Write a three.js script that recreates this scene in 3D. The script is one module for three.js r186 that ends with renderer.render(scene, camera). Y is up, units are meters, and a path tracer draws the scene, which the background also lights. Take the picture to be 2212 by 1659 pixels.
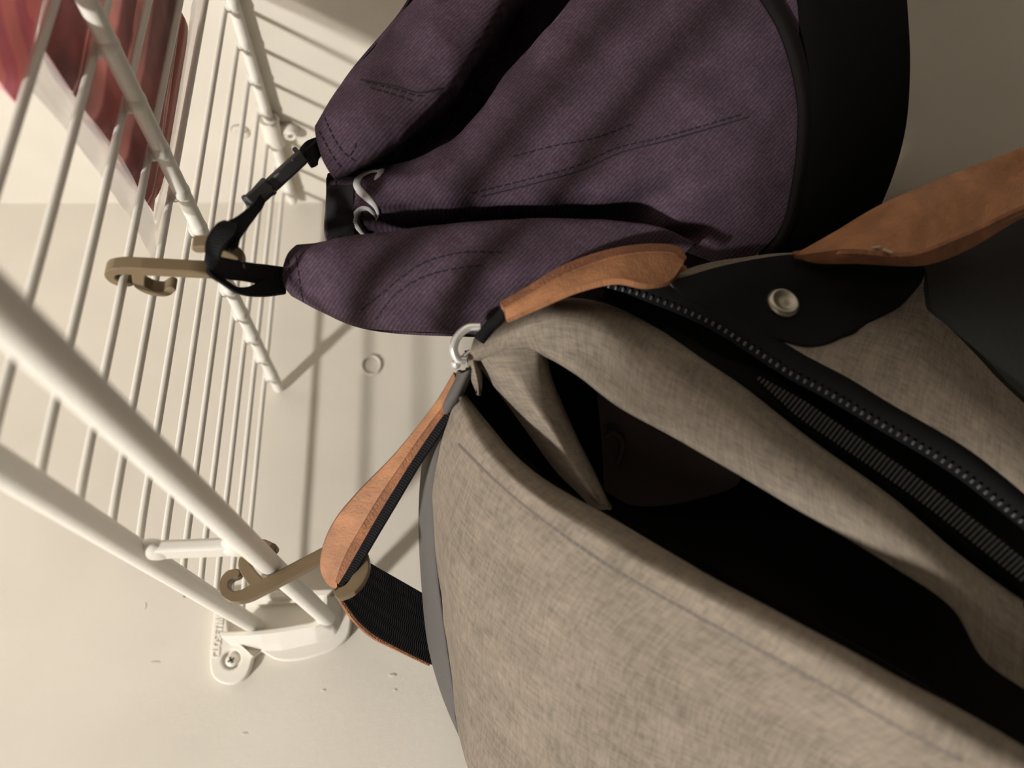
import * as THREE from 'three';
import { mergeGeometries, toCreasedNormals } from 'three/addons/utils/BufferGeometryUtils.js';
import { RoundedBoxGeometry } from 'three/addons/geometries/RoundedBoxGeometry.js';
import { FontLoader } from 'three/addons/loaders/FontLoader.js';
import { TextGeometry } from 'three/addons/geometries/TextGeometry.js';

// ---------------------------------------------------------------- camera, light, exposure
const W = 2212, H = 1659, FOC = 1620;            // picture frame and focal length, pixels
const DECK = 1100;                               // height of the shelf deck above the floor, mm
// lens position in mm from the inner closet corner at deck height, and the phone's axes (it was held on its side)
const EYE = new THREE.Vector3(466.8, -120.4, 388.8);
const AX = new THREE.Vector3(0.0626009, -0.9963735, 0.0576274);
const AY = new THREE.Vector3(-0.441002, 0.0241827, 0.8971803);
const AF = new THREE.Vector3(-0.8953203, -0.0815781, -0.4378888);
const mm = (x, y, z) => new THREE.Vector3(x / 1000, (y + DECK) / 1000, z / 1000);
const scene = new THREE.Scene();
scene.background = new THREE.Color(0x000000);
const camera = new THREE.PerspectiveCamera(2 * Math.atan(H / 2 / FOC) * 180 / Math.PI, W / H, 0.02, 20);
camera.position.copy(mm(EYE.x, EYE.y, EYE.z));
camera.quaternion.setFromRotationMatrix(new THREE.Matrix4().makeBasis(AX.clone(), AY.clone().negate(), AF.clone().negate()));
camera.focus = 0.335; camera.userData.fStop = 6.4;
const renderer = new THREE.WebGLRenderer({ antialias: true });
renderer.toneMapping = THREE.LinearToneMapping;
renderer.toneMappingExposure = 1.0;
renderer.shadowMap.enabled = true;
const LAMP = { pos: mm(1080, 1400, 1750), power: 18.8, color: new THREE.Color().setRGB(1.0, 0.962, 0.91) };

// ---------------------------------------------------------------- helpers
function rng(seed) { let a = seed >>> 0; return () => { a = (a + 0x6d2b79f5) | 0; let t = Math.imul(a ^ (a >>> 15), 1 | a); t = (t + Math.imul(t ^ (t >>> 7), 61 | t)) ^ t; return ((t ^ (t >>> 14)) >>> 0) / 4294967296; }; }
function hash2(x, y, s) { let h = Math.imul(x, 374761393) + Math.imul(y, 668265263) + Math.imul(s, 974634777); h = Math.imul(h ^ (h >>> 13), 1274126177); return ((h ^ (h >>> 16)) >>> 0) / 4294967296; }
function vnoise(x, y, per, s) {   // tiling value noise
  const xi = Math.floor(x), yi = Math.floor(y), fx = x - xi, fy = y - yi, w = (n) => ((n % per) + per) % per;
  const u = fx * fx * (3 - 2 * fx), v = fy * fy * (3 - 2 * fy);
  const a = hash2(w(xi), w(yi), s), b = hash2(w(xi + 1), w(yi), s), c = hash2(w(xi), w(yi + 1), s), d = hash2(w(xi + 1), w(yi + 1), s);
  return a + (b - a) * u + (c - a) * v + (a - b - c + d) * u * v;
}
const fbm = (x, y, per, s) => vnoise(x, y, per, s) * 0.55 + vnoise(x * 2, y * 2, per * 2, s + 1) * 0.3 + vnoise(x * 4, y * 4, per * 4, s + 2) * 0.15;
function dataTex(n, size, fn, srgb) {          // size in metres per repeat
  const d = new Uint8Array(n * n * 4);
  for (let j = 0; j < n; j++) for (let i = 0; i < n; i++) { const c = fn(i / n, j / n); const k = (j * n + i) * 4; for (let q = 0; q < 3; q++) d[k + q] = Math.max(0, Math.min(255, (c.length ? c[q] : c) * 255)); d[k + 3] = 255; }
  const t = new THREE.DataTexture(d, n, n); t.wrapS = t.wrapT = THREE.RepeatWrapping; t.magFilter = THREE.LinearFilter; t.minFilter = THREE.LinearMipmapLinearFilter; t.generateMipmaps = true;
  if (srgb) t.colorSpace = THREE.SRGBColorSpace;
  t.repeat.set(1 / size, 1 / size); t.needsUpdate = true; return t;
}
const mat = (o) => new THREE.MeshPhysicalMaterial(Object.assign({ roughness: 0.6, side: THREE.DoubleSide }, o));
const rgb = (r, g, b) => new THREE.Color().setRGB(r, g, b);
const taken = {};
function numbered(n) { taken[n] = (taken[n] ?? -1) + 1; return taken[n] ? n + '_' + String(taken[n]).padStart(3, '0') : n; }
function shade(o) { o.traverse((m) => { if (m.isMesh) { m.castShadow = true; m.receiveShadow = true; } }); return o; }
function part(name, geo, m, parent, extra) { const o = new THREE.Mesh(geo, m); o.name = name; parent.add(o); o.castShadow = o.receiveShadow = true; if (extra) Object.assign(o.userData, extra); return o; }
function thing(name, label, category, pos, group) { const o = new THREE.Group(); o.name = numbered(name); scene.add(o); if (pos) o.position.copy(pos); o.userData = { label, category }; if (group) o.userData.group = group; return o; }
function struct(name, geo, m) { const o = new THREE.Mesh(geo, m); o.name = name; o.userData.kind = 'structure'; scene.add(o); o.receiveShadow = o.castShadow = true; return o; }
const merge = (list) => mergeGeometries(list.map((g) => { const q = g.index ? g.toNonIndexed() : g; for (const k of Object.keys(q.attributes)) if (!['position', 'normal', 'uv'].includes(k)) q.deleteAttribute(k); return q; }));
function cyl(a, b, r, seg = 20, r2 = r) {         // capped rod between two points
  const d = b.clone().sub(a), g = new THREE.CylinderGeometry(r2, r, d.length(), seg);
  g.applyQuaternion(new THREE.Quaternion().setFromUnitVectors(new THREE.Vector3(0, 1, 0), d.clone().normalize()));
  return g.translate((a.x + b.x) / 2, (a.y + b.y) / 2, (a.z + b.z) / 2);
}
function ball(p, rx, ry, rz, seg = 14) { return new THREE.SphereGeometry(1, seg, Math.max(8, seg >> 1)).scale(rx, ry, rz).translate(p.x, p.y, p.z); }
function capsule(a, b, r, seg = 18) { return merge([cyl(a, b, r, seg), ball(a, r, r, r, seg), ball(b, r, r, r, seg)]); }
// a surveyed point: picture position plus distance along the lens axis in mm
let bend = null;                                  // optional depth relief for the thing being built
function at(px, py, d) {
  if (bend) d = bend(px, d);
  const v = EYE.clone().addScaledVector(AX, (px - W / 2) / FOC * d).addScaledVector(AY, (py - H / 2) / FOC * d).addScaledVector(AF, d);
  return mm(v.x, v.y, v.z);
}
function toPx(p) { const v = p.clone().multiplyScalar(1000); v.y -= DECK; v.sub(EYE); const d = v.dot(AF); return [W / 2 + FOC * v.dot(AX) / d, H / 2 + FOC * v.dot(AY) / d, d]; }
const LENS = mm(EYE.x, EYE.y, EYE.z);
// smooth sheet through rows of surveyed points, with real thickness and uv in metres
function sheet(rows, nu, nv, { t = 1.2, noise = null, lin = false, hang = false } = {}) {
  const lines = rows.map((r) => { const pts = r.map((q) => q.isVector3 ? q : at(...q)); return pts.length === 2 ? Array.from({ length: nu + 1 }, (_, i) => pts[0].clone().lerp(pts[1], i / nu)) : new THREE.CatmullRomCurve3(pts, false, 'centripetal').getSpacedPoints(nu); });
  const g = [];
  for (let i = 0; i <= nu; i++) {
    const col = lines.map((l) => l[i]);
    let pts;
    if (col.length === 2 || lin) { pts = []; for (let j = 0; j <= nv; j++) { const s = j / nv * (col.length - 1), k = Math.min(col.length - 2, Math.floor(s)); pts.push(col[k].clone().lerp(col[k + 1], s - k)); } }
    else pts = new THREE.CatmullRomCurve3(col, false, 'centripetal').getPoints(nv);
    g.push(pts);
  }
  const norm = () => { const N = []; const a = new THREE.Vector3(), b = new THREE.Vector3(); for (let i = 0; i <= nu; i++) { N.push([]); for (let j = 0; j <= nv; j++) { a.subVectors(g[Math.min(nu, i + 1)][j], g[Math.max(0, i - 1)][j]); b.subVectors(g[i][Math.min(nv, j + 1)], g[i][Math.max(0, j - 1)]); const n = new THREE.Vector3().crossVectors(a, b); N[i].push(n.lengthSq() > 1e-16 ? n.normalize() : new THREE.Vector3(0, 0, 1)); } } return N; };
  let N = norm();
  let s = 0; for (let i = 0; i <= nu; i += 2) for (let j = 0; j <= nv; j += 2) s += N[i][j].dot(LENS.clone().sub(g[i][j]).normalize());
  const sg = s < 0 ? -1 : 1;
  if (noise) { for (let i = 0; i <= nu; i++) for (let j = 0; j <= nv; j++) g[i][j].addScaledVector(N[i][j], sg * noise(i / nu, j / nv, g[i][j]) / 1000); N = norm(); }
  // uv by mean arc length
  const U = [0], V = [0];
  for (let i = 1; i <= nu; i++) { let q = 0; for (let j = 0; j <= nv; j++) q += g[i][j].distanceTo(g[i - 1][j]); U.push(U[i - 1] + q / (nv + 1)); }
  for (let j = 1; j <= nv; j++) { let q = 0; for (let i = 0; i <= nu; i++) q += g[i][j].distanceTo(g[i][j - 1]); V.push(V[j - 1] + q / (nu + 1)); }
  const pos = [], nor = [], uv = [], idx = [], th = t / 1000;
  const id = (i, j) => i * (nv + 1) + j;
  for (const side of th ? [0, 1] : [0]) for (let i = 0; i <= nu; i++) for (let j = 0; j <= nv; j++) { const p = g[i][j].clone(), n = N[i][j].clone().multiplyScalar(sg); if (side) { p.addScaledVector(n, -th); n.negate(); } pos.push(p.x, p.y, p.z); nor.push(n.x, n.y, n.z); if (hang) uv.push(-p.y, p.z * 0.9 - p.x * 0.44); else uv.push(U[i], V[j]); }
  const off = (nu + 1) * (nv + 1);
  const quad = (a, b, c, d, flip) => flip ? idx.push(a, c, b, b, c, d) : idx.push(a, b, c, b, d, c);
  for (let i = 0; i < nu; i++) for (let j = 0; j < nv; j++) { quad(id(i, j), id(i + 1, j), id(i, j + 1), id(i + 1, j + 1), sg < 0); if (th) quad(off + id(i, j), off + id(i + 1, j), off + id(i, j + 1), off + id(i + 1, j + 1), sg > 0); }
  if (th) {   // rim with its own normals
    const rim = []; for (let i = 0; i <= nu; i++) rim.push([i, 0]); for (let j = 1; j <= nv; j++) rim.push([nu, j]); for (let i = nu - 1; i >= 0; i--) rim.push([i, nv]); for (let j = nv - 1; j >= 1; j--) rim.push([0, j]);
    const base = pos.length / 3, L = rim.length;
    rim.forEach(([i, j], k) => {
      const n0 = N[i][j].clone().multiplyScalar(sg), [pi, pj] = rim[(k + L - 1) % L], [ni, nj] = rim[(k + 1) % L];
      const tan = g[ni][nj].clone().sub(g[pi][pj]); const o = new THREE.Vector3().crossVectors(tan, n0).normalize().multiplyScalar(1);
      const inn = j === 0 ? g[i][1] : j === nv ? g[i][nv - 1] : i === 0 ? g[1][j] : g[nu - 1][j]; if (o.dot(g[i][j].clone().sub(inn)) < 0) o.negate();
      const f = g[i][j], b = f.clone().addScaledVector(n0, -th), m = f.clone().addScaledVector(n0, -th / 2).addScaledVector(o, th * 0.35);
      for (const q of [f, m, b]) { pos.push(q.x, q.y, q.z); nor.push(o.x, o.y, o.z); uv.push(U[i], V[j]); }
    });
    for (let k = 0; k < L; k++) { const a = base + k * 3, b = base + ((k + 1) % L) * 3; for (const q of [0, 1]) { const at3 = (m) => new THREE.Vector3(pos[m * 3], pos[m * 3 + 1], pos[m * 3 + 2]), A = at3(a + q), n = at3(b + q).sub(A).cross(at3(a + q + 1).sub(A)); const f = n.x * nor[a * 3] + n.y * nor[a * 3 + 1] + n.z * nor[a * 3 + 2] < 0; if (f) idx.push(a + q, a + q + 1, b + q, b + q, a + q + 1, b + q + 1); else idx.push(a + q, b + q, a + q + 1, b + q, b + q + 1, a + q + 1); } }
  }
  const geo = new THREE.BufferGeometry();
  geo.setAttribute('position', new THREE.Float32BufferAttribute(pos, 3)); geo.setAttribute('normal', new THREE.Float32BufferAttribute(nor, 3)); geo.setAttribute('uv', new THREE.Float32BufferAttribute(uv, 2)); geo.setIndex(idx);
  // where a picture position meets the front of the sheet
  const P = g.map((c) => c.map(toPx));
  const on = (px, py, lift = 0) => {
    let best = null;
    for (let i = 0; i < nu; i++) for (let j = 0; j < nv; j++) for (const q of [[[i, j], [i + 1, j], [i, j + 1]], [[i + 1, j], [i + 1, j + 1], [i, j + 1]]]) {
      const [A, B, C] = q.map(([a, b]) => P[a][b]); const D = (B[0] - A[0]) * (C[1] - A[1]) - (C[0] - A[0]) * (B[1] - A[1]); if (Math.abs(D) < 1e-6) continue;
      const u = ((px - A[0]) * (C[1] - A[1]) - (C[0] - A[0]) * (py - A[1])) / D, v = ((B[0] - A[0]) * (py - A[1]) - (px - A[0]) * (B[1] - A[1])) / D;
      if (u < -1e-4 || v < -1e-4 || u + v > 1.0001) continue;
      const [a, b, c] = q.map(([x, y]) => g[x][y]), [na, nb, nc] = q.map(([x, y]) => N[x][y]);
      const d = A[2] + u * (B[2] - A[2]) + v * (C[2] - A[2]); if (best && best.d < d) continue;
      best = { d, p: a.clone().addScaledVector(b.clone().sub(a), u).addScaledVector(c.clone().sub(a), v), n: na.clone().multiplyScalar(1 - u - v).addScaledVector(nb, u).addScaledVector(nc, v).multiplyScalar(sg).normalize() };
    }
    if (best && lift) best.p.addScaledVector(best.n, lift / 1000);
    return best;
  };
  return { geo, on, g, N, sg };
}
// points every step mm along a picture line lying on a sheet
function trace(sh, line, step) {
  const c = new THREE.CatmullRomCurve3(line.map(([x, y]) => new THREE.Vector3(x, y, 0)), false, 'centripetal'), n = Math.max(8, Math.round(c.getLength() / 3)), out = [];
  let last = null;
  for (const q of c.getSpacedPoints(n)) { const h = sh.on(q.x, q.y); if (!h) continue; if (!last || h.p.distanceTo(last) * 1000 >= step) { out.push(h); last = h.p; } }
  return out;
}
function stitches(list, { len = 1.9, gap = 1.0, r = 0.32, lift = 0.12 } = {}) {
  const out = [];
  for (const [sh, line] of list) { const h = trace(sh, line, len + gap); for (let k = 0; k + 1 < h.length; k++) { const a = h[k].p.clone().addScaledVector(h[k].n, lift / 1000), b = h[k + 1].p.clone().addScaledVector(h[k + 1].n, lift / 1000); const f = len / (len + gap); out.push(cyl(a, a.clone().lerp(b, f), r / 1000, 6)); } }
  return merge(out);
}
function groove(sh, line, r, lift) { const h = trace(sh, line, 1.5).map((q) => q.p.clone().addScaledVector(q.n, lift / 1000)); return new THREE.TubeGeometry(new THREE.CatmullRomCurve3(h), h.length * 2, r / 1000, 7); }
const tube = (pts, r, seg = 60, rs = 12, closed = false) => new THREE.TubeGeometry(new THREE.CatmullRomCurve3(pts, closed, 'centripetal'), seg, r, rs, closed);

// ---------------------------------------------------------------- materials
const paintBump = dataTex(512, 0.12, (x, y) => 0.35 + 0.5 * fbm(x * 40, y * 40, 40, 3) + 0.15 * fbm(x * 9, y * 9, 9, 5));
const paintTone = dataTex(256, 0.5, (x, y) => { const k = 0.965 + 0.07 * (fbm(x * 8, y * 8, 8, 11) - 0.5); return [k, k, k * 0.995]; }, true);
const M = {
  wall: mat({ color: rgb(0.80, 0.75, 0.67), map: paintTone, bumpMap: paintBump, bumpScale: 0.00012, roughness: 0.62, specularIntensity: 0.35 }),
  farWall: mat({ color: rgb(0.2, 0.18, 0.16), bumpMap: paintBump, bumpScale: 0.0005, roughness: 0.8 }),  // unseen walls, toned dark to hold down bounce light
  ceiling: mat({ color: rgb(0.4, 0.38, 0.36), bumpMap: paintBump, bumpScale: 0.0006, roughness: 0.9 }),  // out of view, darkened so less light bounces down
  carpet: mat({ color: rgb(0.1, 0.085, 0.07), bumpMap: paintBump, bumpScale: 0.004, roughness: 1 }),  // floor out of view, kept dark to limit bounce
  vinyl: mat({ color: rgb(0.83, 0.80, 0.735), roughness: 0.42, bumpMap: paintBump, bumpScale: 0.0001, clearcoat: 0.15, clearcoatRoughness: 0.5 }),
  plastic: mat({ color: rgb(0.84, 0.80, 0.72), roughness: 0.45 }),
  pocket: mat({ color: rgb(0.84, 0.80, 0.72), roughness: 0.45 }),
  screw: mat({ color: rgb(0.82, 0.78, 0.68), roughness: 0.35 }),
  hook: mat({ color: rgb(0.19, 0.139, 0.08), roughness: 0.42, specularIntensity: 0.5 }),
  steel: mat({ color: rgb(0.88, 0.87, 0.85), metalness: 0.75, roughness: 0.28 }),
  dullMetal: mat({ color: rgb(0.42, 0.40, 0.34), metalness: 1, roughness: 0.38 }),
  blackPlastic: mat({ color: rgb(0.03, 0.03, 0.034), roughness: 0.42 }),
};
const twill = (freq, tone) => (x, y) => { const s = 0.5 + 0.5 * Math.sin(2 * Math.PI * (freq * x + freq * y) + 1.2 * fbm(x * 30, y * 30, 30, 7)); const n = fbm(x * 64, y * 64, 64, 21), f = fbm(x * 5, y * 5, 5, 9); return tone(s, n, f); };
M.purple = mat({ color: rgb(1, 1, 1), roughness: 0.95, specularIntensity: 0.2, sheen: 0.25, sheenColor: rgb(0.12, 0.09, 0.11), sheenRoughness: 0.7,
  map: dataTex(1024, 0.048, twill(24, (s, n, f) => { const k = (0.85 + 0.2 * s) * (0.82 + 0.36 * n) * (0.85 + 0.3 * f); return [0.288 * k, 0.234 * k, 0.276 * k]; }), true),
  bumpMap: dataTex(1024, 0.048, twill(24, (s, n) => 0.7 * s + 0.3 * n)), bumpScale: 0.00012 });
M.purpleDark = mat({ color: rgb(0.014, 0.011, 0.013), roughness: 1 });
M.seam = mat({ color: rgb(0.010, 0.008, 0.010), roughness: 0.9 });
M.billBlack = mat({ color: rgb(0.0035, 0.0035, 0.0032), roughness: 1, specularIntensity: 0.1 });
M.web = mat({ color: rgb(0.011, 0.011, 0.0125), roughness: 0.85, specularIntensity: 0.3, bumpMap: dataTex(256, 0.0048, (x, y) => 0.5 + 0.5 * Math.sin(2 * Math.PI * (x * 4 + 0.25 * Math.sin(2 * Math.PI * y)))), bumpScale: 0.0003 });
M.heather = mat({ color: rgb(1, 1, 1), roughness: 0.95, specularIntensity: 0.2,
  map: dataTex(1024, 0.09, (x, y) => {
    const wv = 0.5 * vnoise(x * 220, y * 40, 220, 31) ** 1 + 0.5 * vnoise(x * 40, y * 220, 220, 33);
    const w1 = vnoise(((x * 160) % 160), y * 24, 160, 35), w2 = vnoise(x * 24, y * 160, 160, 37), f = fbm(x * 7, y * 7, 7, 39);
    const k = 0.535 + 0.085 * (w1 - 0.5) + 0.085 * (w2 - 0.5) + 0.05 * (wv - 0.5) + 0.09 * (f - 0.5); const dk = w1 > 0.9 || w2 > 0.9 ? 0.94 : 1;
    return [0.93 * k * dk, 0.86 * k * dk, 0.775 * k * dk]; }, true),
  bumpMap: dataTex(512, 0.03, (x, y) => 0.5 + 0.25 * Math.sin(2 * Math.PI * 40 * x) * Math.sin(2 * Math.PI * 40 * y) + 0.25 * vnoise(x * 60, y * 60, 60, 41)), bumpScale: 0.00015 });
M.band = mat({ color: rgb(0.105, 0.098, 0.092), roughness: 0.8, bumpMap: paintBump, bumpScale: 0.0004, specularIntensity: 0.3 });
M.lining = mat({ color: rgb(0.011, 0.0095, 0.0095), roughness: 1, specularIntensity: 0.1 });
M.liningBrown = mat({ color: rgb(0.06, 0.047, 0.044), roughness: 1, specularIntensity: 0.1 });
M.tape = mat({ color: rgb(0.009, 0.009, 0.0095), roughness: 0.95, specularIntensity: 0.2 });
M.coil = mat({ color: rgb(0.055, 0.057, 0.06), roughness: 0.6 });
M.tooth = mat({ color: rgb(0.1, 0.1, 0.1), metalness: 0.5, roughness: 0.4 });
const leatherTone = (r, g, b) => dataTex(512, 0.06, (x, y) => { const f = fbm(x * 9, y * 9, 9, 51), n = fbm(x * 70, y * 70, 70, 53), k = 0.82 + 0.26 * f + 0.1 * (n - 0.5); return [r * k, g * k, b * k]; }, true);
const leatherBump = dataTex(512, 0.03, (x, y) => 0.6 * fbm(x * 45, y * 45, 45, 57) + 0.4 * fbm(x * 12, y * 12, 12, 59));
M.leather = mat({ color: rgb(1, 1, 1), map: leatherTone(0.66, 0.465, 0.33), roughness: 0.55, bumpMap: leatherBump, bumpScale: 0.0003, specularIntensity: 0.4 });
M.leatherEdge = mat({ color: rgb(1, 1, 1), map: leatherTone(0.58, 0.385, 0.265), roughness: 0.8, bumpMap: leatherBump, bumpScale: 0.0008 });
M.thread = mat({ color: rgb(0.66, 0.64, 0.64), roughness: 0.45, sheen: 0.4, sheenColor: rgb(0.5, 0.5, 0.5) });
M.leatherThread = mat({ color: rgb(0.42, 0.33, 0.22), roughness: 0.8 });

// ---------------------------------------------------------------- the closet shell
function slab(x0, x1, y0, y1, z0, z1) {           // mm, y measured from the floor; uv in metres
  const g = new THREE.BoxGeometry((x1 - x0) / 1000, (y1 - y0) / 1000, (z1 - z0) / 1000).translate((x0 + x1) / 2000, (y0 + y1) / 2000, (z0 + z1) / 2000);
  const p = g.attributes.position, n = g.attributes.normal, uv = g.attributes.uv;
  for (let i = 0; i < p.count; i++) { const ax = Math.abs(n.getX(i)) > 0.5, ay = Math.abs(n.getY(i)) > 0.5; uv.setXY(i, ax ? p.getZ(i) : p.getX(i), ay ? p.getZ(i) : p.getY(i)); }
  return g;
}
const RX = 3400, RZ = 3600, RY = 2600;
struct('wall_left', slab(-100, 0, 0, RY, -100, RZ + 100), M.wall);
struct('wall_back', slab(0, RX, 0, RY, -100, 0), M.wall);
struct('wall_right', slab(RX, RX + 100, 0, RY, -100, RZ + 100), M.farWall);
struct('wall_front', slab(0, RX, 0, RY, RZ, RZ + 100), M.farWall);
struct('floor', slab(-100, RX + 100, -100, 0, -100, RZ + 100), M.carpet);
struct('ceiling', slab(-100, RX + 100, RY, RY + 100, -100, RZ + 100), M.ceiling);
{ // ceiling globe out of view, placed from the wire shadows
  const t = thing('unseen_ceiling_lamp', 'unseen round white glass globe lamp on the closet ceiling', 'lamp', LAMP.pos);
  part('globe', new THREE.SphereGeometry(0.075, 32, 20), mat({ color: rgb(0.9, 0.88, 0.84), emissive: LAMP.color, emissiveIntensity: 4, roughness: 0.4 }), t);
  part('pan', new THREE.LatheGeometry([[0.03, 0.052], [0.17, 0.03], [0.19, -0.03], [0.186, -0.03], [0.166, 0.026], [0.03, 0.048]].map(([a, b]) => new THREE.Vector2(a, b)), 40), mat({ color: rgb(0.3, 0.29, 0.27), roughness: 0.6 }), t);  // added dark pan, blocks upward light so the ceiling stays dim
  const top = RY / 1000 - LAMP.pos.y;
  part('base', new THREE.LatheGeometry([[0, top], [0.075, top], [0.075, top - 0.012], [0.05, top - 0.02], [0.04, 0.052], [0, 0.052]].map(([a, b]) => new THREE.Vector2(a, b)), 32), M.plastic, t);
  const l = new THREE.PointLight(LAMP.color, LAMP.power, 0, 2); l.position.copy(LAMP.pos); l.castShadow = true; l.shadow.radius = 3.5; l.name = 'lamp_light'; scene.add(l);
}

{ // unseen blocker out of view, shaped as a screen, shades the cap's bill and bag
  const t = thing('unseen_shade_screen', 'unseen dark two-panel screen out of view, placed to shade the cap and bag', 'screen', new THREE.Vector3(0.425, 0, 0.6));
  const wood = mat({ color: rgb(0.05, 0.032, 0.022), roughness: 0.5, bumpMap: paintBump, bumpScale: 0.0002 }), TOP = (DECK + 186) / 1000;
  for (const [x, z, turn, w] of [[0, 0, 0, 0.52], [0.52, 0, -0.5, 0.52]]) {
    const g = (a) => a.map((q) => q.rotateY(turn).translate(x, 0, z));
    part('frame', merge(g([new RoundedBoxGeometry(0.04, TOP, 0.024, 2, 0.004).translate(0.02, TOP / 2, 0.012), new RoundedBoxGeometry(0.04, TOP, 0.024, 2, 0.004).translate(w - 0.02, TOP / 2, 0.012), new RoundedBoxGeometry(w, 0.05, 0.022, 2, 0.004).translate(w / 2, TOP - 0.025, 0.012), new RoundedBoxGeometry(w, 0.05, 0.022, 2, 0.004).translate(w / 2, 0.12, 0.012)])), wood, t);
    part('panel', merge(g([new THREE.BoxGeometry(w - 0.06, TOP - 0.16, 0.01).translate(w / 2, TOP / 2 + 0.05, 0.012)])), wood, t);
  }
}

// ---------------------------------------------------------------- wire shelf
const X0 = 21.56, PITCH = 25.4;                    // first deck wire from the left wall, and the spacing
const shelf = thing('wire_shelf', 'white vinyl-coated wire closet shelf running along the back wall', 'shelf', mm(0, 0, 0));
const local = (o) => (x, y, z) => mm(x, y, z).sub(o.position);
{
  const p = local(shelf), END = 760;
  const rodY = (x) => -45.8 + x * 0.0125;
  const rod = (name, a, b, r) => part(name, capsule(a, b, r / 1000, 24), M.vinyl, shelf);
  const nodes = (y, z, r) => { const l = []; for (let k = 0; k < 27; k++) l.push(ball(p(X0 + PITCH * k + 1.2, y, z), 0.0046, r * 1.04 / 1000, (r + 1.1) / 1000, 12), ball(p(X0 + PITCH * k, y + r * 0.75, z), 0.0025, 0.003, (r + 1.6) / 1000, 10)); return l; };
  part('back_rod', merge([capsule(p(9, -4.6, 5.6), p(END, -4.6, 5.6), 0.0034, 20), ...nodes(-4.6, 5.6, 3.4)]), M.vinyl, shelf);
  part('middle_rod', merge([capsule(p(3.5, -4.8, 160.5), p(END, -4.8, 160.5), 0.0035, 20), ...nodes(-4.8, 160.5, 3.5)]), M.vinyl, shelf);
  rod('front_rod', p(6, -4, 315.5), p(END, -4, 315.5), 4.7);
  rod('hang_rod', p(6, rodY(0), 314), p(END, rodY(END), 314), 4.7);
  for (let k = 0; k < 27; k++) { const x = X0 + PITCH * k; part('wire', new THREE.CatmullRomCurve3 && tube([p(x, 0, 2.6), p(x, 0, 80), p(x, 0, 160), p(x, 0, 240), p(x, 0, 306), p(x, -0.6, 314)], 0.00155, 40, 12), M.vinyl, shelf); }
  for (const x of [183, 610]) {      // flat struts that tie the two front rods
    const g = new RoundedBoxGeometry(0.0125, 0.042, 0.0046, 4, 0.0016).translate(...p(x, -25, 314.8).toArray());
    const flare = [];
    for (const [y, s] of [[-9.5, 1], [-39.5, -1]]) flare.push(ball(p(x, y, 314.6), 0.0085, 0.0062, 0.0036, 20));
    part('strut', merge([g, ...flare]), M.vinyl, shelf);
  }
}

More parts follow.
